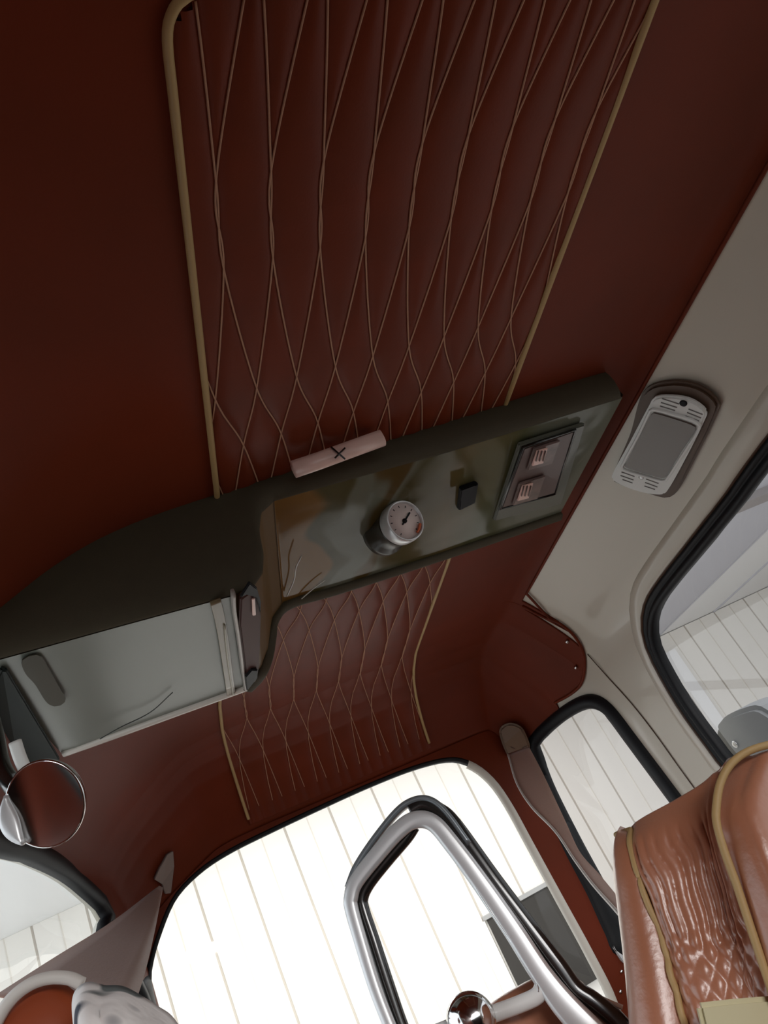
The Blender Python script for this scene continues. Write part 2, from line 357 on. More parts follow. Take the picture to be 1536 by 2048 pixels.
# ------------------------------------------------------------------ the shell: headliner, steel sides, rear
ceiling = thing('ceiling', (.28, .6, .5), 'dark red-brown leather headliner lining the cab roof and rear corners', None, kind='structure')
Yc = np.r_[np.linspace(-1.1, 1.48, 60), np.linspace(1.485, 1.60, 70), np.linspace(1.605, 1.9, 50)]
NC = 110; V = []
for Y in Yc:
    sb = sB(Y)
    V += [shell(s, Y, .004) for s in np.r_[np.linspace(0, 14, 70), np.linspace(14, sb, NC - 70 + 1)[1:]]]
hl = mesh('headliner', V, gridfaces(len(Yc), NC), LEATHER, ceiling)
hl['label'] = 'plain dark brown leather skin of the headliner'
solid(hl, .004, 1)
cut(hl, 'L', LEFT); cut(hl, 'Q', QUART)
wall_right = thing('wall_right', (.84, .6, 0), 'beige painted steel side of the cab with roof rail and pillar', None, kind='structure')
Sr = np.linspace(15, 24, 60); Yr = np.r_[np.linspace(-1.1, 1.5, 40), np.linspace(1.52, 1.9, 24)]
wr = mesh('rail_and_pillar', [shell(s, Y, 0.0) for Y in Yr for s in Sr], gridfaces(len(Yr), len(Sr)), STEEL, wall_right)
solid(wr, .012, 1)
cut(wr, 'R', DOOR); cut(wr, 'Q', QUART)
wall_left = thing('wall_left', (-.3, .6, 0), 'outer steel skin of the left side of the cab', None, kind='structure')
Sl = np.linspace(0, 9, 40)
wl = mesh('side_skin', [shell(s, Y, -.004) for Y in Yr for s in Sl], gridfaces(len(Yr), len(Sl)), STEEL, wall_left)
solid(wl, .012, 1); cut(wl, 'L', LEFT)
roofskin = mesh('ceiling', [shell(s, Y, -.02) for Y in Yr for s in np.linspace(6, 18, 40)], gridfaces(len(Yr), 40), STEEL); tag(roofskin, 'outer steel roof skin above the leather headliner', kind='structure'); roofskin.name = 'ceiling'
wall_rear = thing('wall_rear', (.2, 1.85, 0), 'red-brown leather panel of the cab rear around the big window', None, kind='structure')
rp = mesh('rear_panel', [G[-1][c] for c in range(nc)], [tuple(range(nc))], LEATHER, wall_rear, smooth=False)
bm = bmesh.new(); bm.from_mesh(rp.data); bmesh.ops.recalc_face_normals(bm, faces=bm.faces[:]); bm.to_mesh(rp.data); bm.free()
solid(rp, .012, 0); cut(rp, 'B', REAR); cut(rp, 'Q', QUART)

# windows -----------------------------------------------------------
w1 = thing('window_1', facepoint('B', .2, 0)[0], 'large bright rear window with rounded corners and a beige right jamb', None, kind='structure')
pane('pane', 'B', offset2(REAR, .004), CLEAR, w1)
ringstrip('seal', 'B', REAR, [(-.004, -.012), (-.005, .004), (.0, .008), (.004, .006), (.005, -.002)], RUBBER, w1)
# beige jamb on the right side and a thin one beneath
ar = [i for i in range(len(REAR)) if REAR[i][0] > .575 and REAR[i][1] > -.37]; i0 = min(ar); i1 = max(ar)
ringstrip('jamb', 'B', REAR, [(-.014, -.002), (-.0135, .008), (-.008, .011), (.002, .011), (.004, .002)], JAMB, w1, arc=(i0, i1 + 1))
w2 = thing('window_2', hit(1200, 1600), 'quarter window in a thick black rubber seal behind the pillar', None, kind='structure')
pane('pane', 'Q', offset2(QUART, .006), TINT, w2)
SEALP = [(-.006, -.008), (-.008, .006), (-.003, .013), (.008, .015), (.016, .012), (.020, .004), (.020, -.004)]
ringstrip('seal', 'Q', QUART, [(a * 1.15, b) for a, b in SEALP], RUBBER, w2)
w3 = thing('window_3', facepoint('R', .6, .0)[0], 'side door window with a heavy black rubber seal', None, kind='structure')
pane('pane', 'R', offset2(DOOR, .006), TINT, w3)
ringstrip('seal', 'R', DOOR, [(-.006, -.012), (-.008, .004), (-.002, .010), (.005, .008), (.007, .003), (.010, .004), (.014, .008), (.019, .005), (.020, -.004)], RUBBER, w3)
w4 = thing('window_4', facepoint('L', 1.2, .1)[0], 'left side window with black rubber seal and bluish glass', None, kind='structure')
pane('pane', 'L', offset2(LEFT, .006), BLUEG, w4)
ringstrip('seal', 'L', LEFT, [(-.005, -.008), (-.007, .006), (.0, .012), (.016, .012), (.024, .004), (.024, -.004)], RUBBER, w4)
plate('catch', [hit(*p, .004) for p in [(1214, 1868), (1232, 1888), (1262, 1900), (1262, 1936), (1240, 1925), (1222, 1898)]], hit(1240, 1900, .02) - hit(1240, 1900), .008, SILVER, w2, bev=.002)['label'] = 'pale metal catch at the lower corner'
# pressed door frame round the door window
d1 = thing('door_1', facepoint('R', .6, .3)[0], 'beige door frame pressing around the side door window', None, kind='structure')
ringstrip('door_frame', 'R', DOOR, [(.019, -.001), (.021, .006), (.026, .0085), (.048, .0085), (.052, .0065), (.055, .001), (.056, -.002)], STEEL, d1)
ringstrip('door_gap', 'R', DOOR, [(.0185, .001), (.0205, .0072), (.0225, .0080)], GASK, d1)
seam = [hit(*p, .0015) for p in [(1176, 1308), (1215, 1352), (1262, 1404), (1310, 1465), (1360, 1535), (1400, 1590)]]
tube('seam', catmull(seam, 4), .0012, GASK, d1, seg=5)

# floor, bulkhead
fl = mesh('floor', [(-.30, -1.2, -.95), (.86, -1.2, -.95), (.86, 1.95, -.95), (-.30, 1.95, -.95)], [(0, 1, 2, 3)], INTER); tag(fl, 'dark carpeted cab floor', kind='structure'); solid(fl, .02)
fw = bevbox('wall_front', (.28, -1.15, -.45), (1.16, .05, 1.0), INTER); tag(fw, 'dark front bulkhead under the windscreen', kind='structure')

# ------------------------------------------------------------------ quilted strip of the headliner
ROWS = [(-.55, .150, .043, 0), (-.30, .150, .043, 1), (-.12, .145, .043, 0), (.10, .150, .043, 0), (.195, .155, .0432, 1), (.355, .1395, .0428, 0), (.435, .1395, .0428, 0), (.59, .1410, .0428, 1), (.675, .1442, .0436, 0), (.80, .144, .0436, 1), (.90, .138, .0445, 0), (1.02, .132, .0450, 0),
        (1.155, .1480, .0460, 1), (1.25, .139, .0480, 0), (1.455, .1310, .0512, 1), (1.60, .1310, .0515, 1), (1.78, .1215, .0530, 0), (2.04, .115, .055, 1)]
ROWS = [(y, x - (s / 2 if False else 0), s, h) for y, x, s, h in ROWS]
def lineset():
    out = []
    for fam in (1, -1):
        for k in range(-10, 22):
            pts = []; c = 0.; prev = ROWS[0][3]
            for i, (y, x0, s, h) in enumerate(ROWS):
                if i and h != prev: c += .5 * fam
                prev = h
                base = k + c                         # full rows land on integers when h=0, halves when h=1
                off = 0 if ROWS[0][3] == 0 else 0
                pts.append((x0 + s * base if True else 0, y))
            out.append(np.array(pts))
    return out
def pipeL(Y): return float(np.interp(Y, [-1, .24, .755, 1.1, 1.45, 1.6, 1.9], [.118, .1165, .108, .085, .057, .052, .046]))
def pipeR(Y): return float(np.interp(Y, [-1, .24, .9, 1.6, 1.9], [.504, .502, .498, .500, .505]))
QY0 = .232
lines = []
for L in lineset():
    yy = np.linspace(-.3, 1.9, 450)
    cc = catmull(L, 12); o = np.argsort(cc[:, 1]); xx = np.interp(yy, cc[o, 1], cc[o, 0])
    lines.append(xx)
yy = np.linspace(-.3, 1.9, 450); LA = np.array(lines)
def roofP(x, Y, inset):
    p = section(Y); q = np.interp(x, p[8:18, 0], p[8:18, 1])
    dz = .004
    sl = (TOP(min(Y + .01, 1.9)) - TOP(Y - .01)) / .02 if Y > 1.55 else 0
    n = np.array([0, sl, -1.]); n /= np.linalg.norm(n)                 # towards the cabin
    return np.array([x, ycurve(x, Y), q]) + n * inset * np.array([1, 1 if Y > 1.55 else 0, 1])
def front_cut(x):                                                       # the strip ends in a rounded corner at the front left
    return -.28
nx, ny = 150, 420; V = []
YQ = np.linspace(-.28, 1.893, ny)
for Y in YQ:
    a, b = pipeL(Y), pipeR(Y)
    xs = np.linspace(a, b, nx); lx = np.array([np.interp(Y, yy, l) for l in LA])
    d = np.min(np.abs(xs[:, None] - lx[None, :]), 1); hgt = .0045 + .0036 * (1 - np.exp(-(d / .006)))
    V += [roofP(x, Y, h) for x, h in zip(xs, hgt)]
quilt = mesh('quilted_panel', V, gridfaces(ny, nx), QUILT, ceiling); quilt['label'] = 'quilted leather strip down the middle of the headliner'
# keep only the part behind the rounded front end
bm = bmesh.new(); bm.from_mesh(quilt.data)
bmesh.ops.delete(bm, geom=[v for v in bm.verts if v.co.y < QY0 + (.0 if v.co.x > .14 else .02 * ((.14 - v.co.x) / .024) ** 2)], context='VERTS'); bm.to_mesh(quilt.data); bm.free()
for xx in lines:
    ok = [(x, Y) for x, Y in zip(xx, yy) if pipeL(Y) + .001 < x < pipeR(Y) - .001 and Y > QY0 and Y < 1.885]
    if len(ok) < 12: continue
    tube('stitching', [roofP(x, Y, .0058) for x, Y in ok], .0009, THREAD, ceiling, seg=5)
# tan piping
lp = [(.52, QY0 - .008), (.40, QY0 - .008), (.25, QY0 - .006), (.15, QY0 - .004), (.130, QY0 - .001), (.1205, QY0 + .008), (.1165, QY0 + .022)] + [(pipeL(Y), Y) for Y in np.linspace(QY0 + .05, 1.888, 60)]
tube('piping', catmull([roofP(x, Y, .007) for x, Y in lp], 3), .0034, PIPE, ceiling, seg=8)
tube('piping', catmull([roofP(pipeR(Y), Y, .007) for Y in np.linspace(QY0 - .02, 1.888, 60)], 2), .0034, PIPE, ceiling, seg=8)
# leather edge roll of the lobe, and its rivets
edge = catmull([hit(*p, .005) for p in [(1046, 1208), (1085, 1229), (1120, 1243), (1150, 1268), (1168, 1300), (1172, 1335), (1164, 1368), (1142, 1388), (1112, 1404)]], 6)
tube('edge_roll', edge, .0035, LEATHER, ceiling, seg=7)
tube('edge_roll', [shell(sB(Y), Y, .005) for Y in np.linspace(-.5, 1.5, 40)], .003, LEATHER, ceiling, seg=7)
for p in [(1137, 1278), (1156, 1331)]:
    q = hit(*p, .008); n = hit(*p, .02) - hit(*p, 0)
    lathe('rivet', [(.0048, 0), (.0048, .0012), (.0036, .003), (.0012, .0038)], q, n, CHROME, ceiling, seg=16)
for p in [(1240, 1944), (1238, 1984)]:
    q = hit(*p, .006); n = hit(*p, .02) - hit(*p, 0)
    lathe('rivet', [(.004, 0), (.004, .0012), (.003, .003), (.001, .0036)], q, n, CHROME, ceiling, seg=16)

# ------------------------------------------------------------------ overhead console
con = thing('overhead_console', (.25, .9, .5), 'dark olive overhead shelf with glossy underside holding gauge, switch and lamps', 'console')
YF = .755
TOPX = [(-.16, .437), (-.139, .447), (-.083, .474), (-.026, .491), (.05, .499), (.62, .5), (.668, .495)]
LOWX = [(-.175, .396), (-.15, .392), (-.034, .382), (.085, .371), (.108, .373), (.122, .384), (.131, .405), (.137, .435), (.148, .458), (.168, .468), (.22, .466), (.396, .457), (.634, .453), (.668, .452)]
XX = np.r_[np.linspace(-.17, .08, 26), np.linspace(.085, .18, 40), np.linspace(.19, .664, 40)]
def ztop(x): return float(np.interp(x, [p[0] for p in TOPX], [p[1] for p in TOPX])) + .002
def zlow(x): return float(np.interp(x, [p[0] for p in LOWX], [p[1] for p in LOWX]))
# front face, slightly bowed, rolls under at the lip
prof = [(0, 0, 0), (.25, .004, 0), (.5, .006, 0), (.75, .005, 0), (.93, .003, 0), (1, -.001, 0)]
V = []
for x in XX:
    a, b = ztop(x), zlow(x)
    for t, dy, _ in prof: V.append((x - (.004 if x > .66 else 0) * t, YF - dy, a + (b - a) * t))
    V.append((x, YF + .004, b - .0015)); V.append((x, YF + .010, b + .0005))
mesh('front_fascia', V, gridfaces(len(XX), 8, flip=True), OLIVE, con)
# glossy underside: height field from lip to rear rim
def yrear(x): return float(np.interp(x, [-.17, -.15, .085, .098, .112, .13, .155, .2, .42, .66], [1.085, 1.08, 1.045, 1.03, 1.005, .985, .99, 1.008, 1.028, 1.05]))
def zunder(x, t):
    if x < .09: return zlow(x) - .002 + .006 * math.sin(math.pi * t) * 0 + .004 * t * (1 - t) * 2
    r = float(np.interp(x, [.085, .108, .125, .145, .17, .2, .42, .66], [.369, .371, .388, .425, .447, .449, .446, .448]))
    return (zlow(x) - .001) * (1 - t) + r * t
def xend(x, t): return x + (.03 * t if x > .655 else 0)
def under(name, xs, m, z0=0):
    V = []; n = 26
    for x in xs:
        yr = yrear(x)
        for t in np.linspace(0, 1, n): V.append((x, YF + .006 + (yr - YF - .006) * t, zunder(x, t) + z0))
    return mesh(name, V, gridfaces(len(xs), n), m, con)
u1 = under('tray_panel', [x for x in XX if x < .082], TRAY); u1['label'] = 'pale grey-green satin tray bottom at the left end'
u3 = under('step_panel', [x for x in XX if .080 < x < .170], mat('dark brown lacquer', (.150, .082, .026), .5, spec=.3)); u3['label'] = 'dark brown curved step between tray and panel'
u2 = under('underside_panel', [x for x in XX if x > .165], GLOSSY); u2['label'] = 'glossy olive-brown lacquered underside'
for q in ([(603, 1112), (592, 1135), (588, 1160), (574, 1192)], [(650, 1160), (628, 1176), (600, 1200)]):  # pale strips painted in for bright streaks of reflected light
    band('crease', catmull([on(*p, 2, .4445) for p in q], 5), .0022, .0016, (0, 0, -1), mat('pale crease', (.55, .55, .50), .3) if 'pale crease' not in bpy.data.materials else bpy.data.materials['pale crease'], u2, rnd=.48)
# rear rim
rim = [(x, yrear(x) + .002, zunder(x, 1) + .000) for x in [-.168, -.1, 0, .05, .085]]
tube('tray_rim', catmull(rim, 6), .0062, mat('pale rim', (.85, .80, .73), .3, coat=.6), con, seg=8)['label'] = 'pale polished rear edge of the tray'
rim2 = [(x, yrear(x) + .004, zunder(x, 1) - .002) for x in [.085, .092, .1, .11, .122, .135, .15, .18, .25, .35, .5, .6, .664]]
band('rear_rim', catmull(rim2, 5), .016, .012, (0, -.3, -1), OLIVE, con)
rim3 = [(x, yrear(x) + .012, zunder(x, 1) + .012) for x in [-.168, 0, .085, .1, .12, .15, .3, .5, .664]]
V = []
for x in XX:
    y = yrear(x); z = zunder(x, 1); V += [(x, y, z - .002), (x, y + .014, z + .004), (x, y + .02, .497 if x > -.02 else ztop(x))]
mesh('back_board', V, gridfaces(len(XX), 3), OLIVE, con)
for xe, s in ((-.17, 1), (.664, -1)):
    yr = yrear(xe); mesh('end_board', [(xe, YF, zlow(xe)), (xe, yr, zunder(xe, 1)), (xe, yr + .02, ztop(xe)), (xe, YF, ztop(xe))], [(0, 1, 2, 3)], OLIVE, con, smooth=False)
# left end board flange: dark green strip beside the tray
fl_ = [on(0, 1332, 2, .390), on(12, 1332, 2, .390), on(118, 1512, 2, .390), on(70, 1560, 2, .40), on(40, 1560, 2, .42), on(-30, 1400, 2, .42)]
plate('end_flange', fl_, (0, 0, -1), .006, mat('dark green lacquer', (.012, .018, .015), .6, spec=.3), con, bev=.0015)
# rounded dark plate painting in a reflection at the tray's left
sl = [on(*p, 2, .386) for p in [(44, 1318), (78, 1308), (98, 1336), (118, 1372), (131, 1395), (124, 1408), (105, 1411), (90, 1400), (70, 1368), (50, 1345)]]
plate('finger_slot', resample(catmull(sl, 6, True), 40), (0, 0, -1), .0012, mat('slot lining', (.045, .040, .022), .4), con, bev=.0004)['label'] = 'dark tongue-shaped finger slot in the tray'
ln = [on(*p, 2, .375) for p in [(200, 1478), (240, 1455), (300, 1425), (345, 1385)]]
tube('scratch_line', catmull(ln, 6), .0009, mat('grey scratch', (.05, .055, .05), .5), con, seg=4)
# pull handle in the step between tray and panel
hp = [on(*p, 2, .366) for p in [(476, 1188), (497, 1172), (512, 1182), (518, 1225), (516, 1290), (514, 1330), (510, 1352), (492, 1364), (486, 1330), (474, 1240)]]
h = plate('pull_handle', hp, (0, -.1, -1), .008, mat('dark plum plastic', (.085, .036, .030), .5, spec=.15), con, bev=.002); h['label'] = 'long red-brown plastic pull handle with dark ends'
for q in ([(497, 1160), (512, 1172), (520, 1200), (519, 1222), (511, 1190), (490, 1184), (478, 1190)], [(489, 1350), (502, 1335), (514, 1336), (513, 1352), (492, 1378)]):
    plate('handle_end', [on(*p, 2, .358) for p in q], (0, 0, -1), .004, BLACKP, h, bev=.001)
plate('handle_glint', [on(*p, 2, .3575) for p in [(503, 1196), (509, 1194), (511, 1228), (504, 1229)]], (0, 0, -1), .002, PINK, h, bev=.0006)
band('bright_lip', catmull([on(*p, 2, .363) for p in [(466, 1184), (468, 1220), (476, 1270), (484, 1330), (491, 1378)]], 5), .0040, .008, (0, 0, -1), mat('pale lip', (.48, .44, .40), .3), con)
band('bright_lip', catmull([on(*p, 2, .366) for p in [(449, 1250), (452, 1290), (458, 1340), (466, 1388)]], 5), .002, .003, (0, 0, -1), mat('tan lip', (.40, .37, .28), .3), con)
band('amber_strip', catmull([on(*p, 2, .3675) for p in [(430, 1200), (440, 1240), (450, 1300), (462, 1388)]], 5), [.012] * 16, .002, (0, 0, -1), mat('tan strip', (.17, .125, .065), .35, coat=.4), con)
# gauge
gb = on(768, 1068, 2, .449); gt = on(812, 1040, 2, .40)
gt = on(812, 1040, 1, gb[1] - .058)
ax = gt - gb; Lg = np.linalg.norm(ax); ax /= Lg
g = lathe('pressure_gauge', [(.030, -.006), (.030, .004), (.026, .010), (.0255, Lg * .55), (.027, Lg * .6)], gb, ax, mat('dark gauge case', (.045, .040, .030), .3), con, seg=40); g['label'] = 'round white-faced pressure gauge with chrome bezel'
lathe('base_ring', [(.0285, 0), (.0290, .0015), (.0282, .003), (.026, .0035)], gb, ax, SILVER, g, seg=40)
lathe('bezel', [(.0262, Lg * .62), (.0285, Lg * .68), (.0287, Lg * .88), (.0280, Lg * .97), (.0262, Lg), (.0250, Lg * .97), (.0248, Lg * .9)], gb, ax, SILVER, g, seg=48)
lathe('dial', [(.0250, 0), (.0250, .0006)], gb + ax * Lg * .92, ax, DIAL, g, seg=40)
Rg = frame((1, 0, 0), n=ax)
def gp(r, a, h=.0012): return gb + ax * (Lg * .92 + h) + np.array(Rg @ Vector((r * math.cos(a), r * math.sin(a), 0)))
for k in range(11):
    a = math.radians(-50 + 28 * k); bevbox('tick', (gp(.0188, a) + gp(.0212, a)) / 2, (.0028, .0009, .0004), BLACKP, g, R=frame(gp(1, a) - gp(0, a), n=ax), bev=0)
a = math.radians(35); bevbox('needle', (gp(-.007, a, .002) + gp(.015, a, .002)) / 2, (.022, .0022, .0008), BLACKP, g, R=frame(gp(1, a) - gp(0, a), n=ax), bev=0)
lathe('needle_hub', [(.0035, 0), (.003, .003)], gb + ax * (Lg * .92), ax, BLACKP, g, seg=16)
arc = [gp(.0222, math.radians(t), .0030) for t in np.linspace(-62, -26, 10)]
tube('red_mark', arc, .0018, mat('orange mark', (.75, .16, .06), .4), g, seg=5)
# rocker switch
swc = [on(*p, 2, .452) for p in [(917, 972), (951, 960), (945, 998), (912, 1014)]]
sw = plate('rocker_switch', swc, (0, -.2, -1), .009, BLACKP, con, bev=.0015); sw['label'] = 'black rocker switch beside the gauge'
plate('rocker', [on(*p, 2, .440) for p in [(920, 978), (947, 968), (943, 992), (917, 1002)]], (0, -.5, -1), .004, BLACKP, sw, bev=.001)
# lamp unit at the right end
lc = [(1040, 884), (1158, 846), (1185, 842), (1150, 925), (1118, 1006), (990, 1034), (1010, 975)]
lu = plate('lamp_unit', [on(*p, 2, .450) for p in [(1034, 884), (1166, 842), (1119, 1002), (984, 1036)]], (0, -.03, -1), .007, mat('grey green housing', (.10, .10, .075), .35, coat=.4), con, bev=.002)
lu['label'] = 'grey-green twin reading lamp unit'
plate('lamp_bed', [on(*p, 2, .4425) for p in [(1048, 897), (1146, 863), (1108, 985), (1004, 1014)]], (0, -.03, -1), .0015, BROWNP, lu, bev=.0005)
band('lamp_border', [on(*p, 2, .4415) for p in [(1046, 894), (1150, 859), (1110, 988), (1000, 1018)]], .0035, .004, (0, 0, -1), DARKM, lu, closed=True)
for (x0, y0) in ((1052, 938), (1023, 1008)):
    q = [(x0, y0), (x0 + 14, y0 - 44), (x0 + 66, y0 - 60), (x0 + 50, y0 - 14)]
    e = plate('lens', [on(*p, 2, .4405) for p in q], (0, -.05, -1), .004, LENSP, lu, bev=.0012)
    q = [(x0 + 10, y0 - 8), (x0 + 20, y0 - 38), (x0 + 42, y0 - 44), (x0 + 33, y0 - 14)]
    plate('lens', [on(*p, 2, .436) for p in q], (0, -.05, -1), .003, PINK, lu, bev=.001)
    for dx in (20, 27, 34):
        band('rib', [on(x0 + dx, y0 - 16, 2, .432), on(x0 + dx + 5, y0 - 36, 2, .432)], .0016, .002, (0, 0, -1), BROWNP, lu)
# pink marker lens on the upper edge
ml = band('marker_lens', [on(*p, 1, .716) for p in [(587, 939), (640, 921), (700, 899), (764, 876)]], .0205, .016, (0, -1, -.15), PINK, con, rnd=.4); ml['label'] = 'pinkish translucent bar lens clipped on the upper edge'
for q in ([(662, 894), (690, 918)], [(690, 896), (670, 916)]):
    band('wire_clip', [on(*p, 1, .706) for p in q], .002, .002, (0, -1, 0), DARKM, ml)

# ------------------------------------------------------------------ courtesy lamp on the rail
lcen = hit(1326, 880); ln_ = hit(1326, 880, .02) - hit(1326, 880); ln_ /= np.linalg.norm(ln_)
n0 = np.array([-.84, 0, -.543]); n0 /= np.linalg.norm(n0)
lamp = thing('courtesy_lamp', lcen, 'white framed rectangular courtesy lamp with brown lens on the beige rail', 'lamp')
def rl(px, py, h=0.): return on_plane(px, py, lcen + n0 * h, n0)
def rectpx(c, n=10):
    return c
base = resample(catmull([rl(*p, .001) for p in [(1290, 778), (1340, 757), (1400, 764), (1440, 795), (1436, 825), (1397, 905), (1350, 984), (1300, 980), (1236, 958), (1230, 942), (1264, 862)]], 6, True), 60)
plate('gasket', base, n0, .012, GASK, lamp, bev=.004)
bz = resample(catmull([rl(*p, .014) for p in [(1313, 789), (1345, 786), (1385, 793), (1415, 815), (1412, 835), (1380, 900), (1340, 972), (1322, 984), (1275, 976), (1232, 957), (1228, 943), (1262, 880), (1300, 808)]], 6, True), 70)
plate('bezel', bz, n0, .009, WHITEP, lamp, bev=.003)
lens4 = [(1309, 826), (1392, 850), (1392, 862), (1331, 952), (1250, 932)]
plate('lens', resample(catmull([rl(*p, .0225) for p in [(1308, 823), (1345, 833), (1390, 849), (1391, 862), (1362, 905), (1333, 952), (1322, 954), (1285, 944), (1250, 932), (1254, 922), (1280, 872), (1302, 828)]], 5, True), 50), n0, .003, LAMPL, lamp, bev=.001)
band('lens_frame', resample(catmull([rl(*p, .0245) for p in [(1306, 818), (1345, 828), (1392, 843), (1397, 860), (1366, 908), (1334, 957), (1322, 961), (1283, 950), (1246, 938), (1248, 924), (1277, 870), (1299, 824)]], 5, True), 60), .0042, .005, n0, WHITEP, lamp, closed=True)
for (p, q) in [((1324, 797), (1358, 808)), ((1322, 805), (1354, 815)), ((1320, 812), (1350, 821)), ((1377, 818), (1405, 829)), ((1374, 825), (1402, 836)), ((1371, 832), (1398, 842)),
               ((1243, 944), (1269, 953)), ((1241, 951), (1267, 960)), ((1245, 959), (1265, 966)), ((1292, 958), (1317, 967)), ((1290, 965), (1315, 974)), ((1289, 972), (1310, 979))]:
    band('vent_slot', [rl(*p, .0232), rl(*q, .0232)], .0018, .0012, n0, mat('slot grey', (.22, .21, .20), .6) if 'slot grey' not in bpy.data.materials else bpy.data.materials['slot grey'], lamp)
lathe('screw', [(.0042, 0), (.0042, .0015), (.002, .002)], rl(1283, 954, .023), n0, SILVER, lamp, seg=14)
lathe('screw_hole', [(.0052, 0), (.0052, .0016), (.0035, .0018)], rl(1367, 806, .0235), n0, BLACKP, lamp, seg=14)

# ------------------------------------------------------------------ belts
def ribbon(name, Lp, Rp, depths, m, parent, n=8, th=.0016):
    A = catmull([ray(*p) / ray(*p)[1] * d for p, d in zip(Lp, depths)], n); B = catmull([ray(*p) / ray(*p)[1] * d for p, d in zip(Rp, depths)], n)
    V = []; k = 6
    for a, b in zip(A, B):
        for t in np.linspace(0, 1, k): V.append(a + (b - a) * t + np.array([0, -.003 * math.sin(math.pi * t), 0]))
    o = mesh(name, V, gridfaces(len(A), k), m, parent); solid(o, th, 0); return o
b1 = thing('seat_belt', hit(1025, 1470), 'taupe seat belt hanging from the pillar beside the quarter window', 'seat belt')
ribbon('webbing', [(1016, 1508), (1033, 1565), (1062, 1612), (1110, 1662), (1148, 1718), (1185, 1768), (1236, 1826), (1262, 1862)],
       [(1058, 1494), (1080, 1535), (1104, 1585), (1132, 1645), (1160, 1704), (1200, 1750), (1250, 1812), (1275, 1850)], [1.76, 1.62, 1.5, 1.38, 1.26, 1.14, 1.0, .92], BELT2, b1)
tube('webbing_edge', catmull([ray(*p) / ray(*p)[1] * d for p, d in zip([(1016, 1508), (1033, 1565), (1062, 1612), (1110, 1662), (1148, 1718), (1185, 1768), (1236, 1826), (1262, 1862)], [1.755, 1.615, 1.495, 1.375, 1.255, 1.135, .995, .915])], 6), .0022, WPIPE, b1, seg=6)
cc_ = hit(1028, 1474, .012)
nb = hit(1028, 1474, .02) - hit(1028, 1474)
cap = [hit(*p, .010) for p in [(998, 1462), (1006, 1446), (1024, 1440), (1044, 1448), (1056, 1468), (1061, 1490), (1048, 1502), (1016, 1512), (1006, 1500)]]
plate('anchor_cover', resample(catmull(cap, 5, True), 44), nb, .016, CAPL, b1, bev=.005)
tube('cover_seam', catmull([hit(*p, .030) for p in [(1012, 1502), (1036, 1492), (1058, 1482)]], 5), .0012, BROWNP, b1, seg=5)
b2 = thing('seat_belt', hit(330, 1740), 'dull brown seat belt fanning from a metal clip left of the rear window', 'seat belt')
ribbon('webbing', [(318, 1772), (225, 1843), (110, 1915), (-10, 1992)], [(326, 1776), (310, 1860), (290, 1945), (262, 2030)], [1.66, 1.40, 1.15, .95], BELT, b2)
cl = [hit(*p, .004) for p in [(330, 1706), (342, 1700), (344, 1730), (338, 1784), (326, 1786), (320, 1766), (304, 1756), (314, 1734)]]
plate('belt_clip', cl, hit(330, 1740, .02) - hit(330, 1740), .006, mat('dull zinc', (.30, .26, .24), .4, metal=.5), b2, bev=.001)

# ------------------------------------------------------------------ round mirror at the left
mirc = on(92, 1606, 1, .62); nm = -mirc / np.linalg.norm(mirc) + np.array([-.25, 0, -.1]); nm /= np.linalg.norm(nm)
rm = thing('round_mirror', mirc, 'round dark mirror in a thin chrome rim at the left edge', 'mirror')
RX = np.linalg.norm(on(92, 1606, 1, .62) - on(168, 1570, 1, .62)) * 1.12
lathe('mirror_glass', [(RX * .96, 0), (RX * .96, .002), (RX * .5, .0028), (.001, .003)], mirc, nm, mat('dark mirror', (.05, .030, .026), .16, metal=.4), rm, seg=48, sx=.86)
lathe('rim', [(RX * .93, -.008), (RX * 1.0, -.006), (RX * 1.02, .001), (RX * 1.0, .004), (RX * .96, .0035)], mirc, nm, CHROME, rm, seg=48, sx=.86)
lathe('housing', [(RX * .98, -.004), (RX * .9, -.02), (RX * .5, -.035), (.004, -.04)], mirc, nm, SILVER, rm, seg=40, sx=.86)
armp = [on(*p, 1, d) for p, d in [((70, 1600), .665), ((30, 1575), .69), ((2, 1530), .72), ((-12, 1460), .75), ((-30, 1400), .77)]]
tube('arm', catmull(armp, 6), .008, DARKM, rm, seg=12)
band('arm_paddle', catmull([on(*p, 1, .70) for p in [(30, 1484), (38, 1510), (46, 1530), (54, 1548)]], 5), .011, .006, (0, -1, 0), WHITEP, rm, rnd=.48)
cr = [on(92 + 78 * math.cos(a) * 1.02, 1606 - 96 * math.sin(a) * 1.02, 1, .612) for a in np.radians(np.linspace(172, 236, 16))]
band('rim_crescent', cr, list(.003 + .011 * np.sin(np.linspace(0, math.pi, 16))), .006, nm, SILVER, rm, rnd=.48)

# ------------------------------------------------------------------ open-frame headrest in front of the rear window
ho = thing('open_frame_headrest', on(980, 2050, 1, .8), 'open silver and black loop headrest frame before the rear window', 'headrest')
nh = np.array([-.30, -1., .10]); p0 = on(900, 1850, 1, .80)
def hp_(px, py, h=0.): return on_plane(px, py, p0 + nh / np.linalg.norm(nh) * h, nh)
sil = [(822, 2150), (783, 2060), (750, 1975), (722, 1885), (703, 1818), (702, 1795), (712, 1764), (752, 1712), (796, 1662), (830, 1640), (866, 1646), (905, 1690), (963, 1768), (1026, 1860), (1080, 1944), (1128, 2008), (1200, 2085)]
wid = np.interp(np.arange(len(sil)), [0, 5, 8, 10, 12, 14, 16], [.011, .014, .0165, .0165, .0175, .0195, .026])
cs = catmull([hp_(*p, .006) for p in sil], 6); wc = np.interp(np.linspace(0, 16, len(cs)), np.arange(17), wid)
band('silver_frame', cs, list(wc), .009, nh, SILVER, ho, rnd=.4)
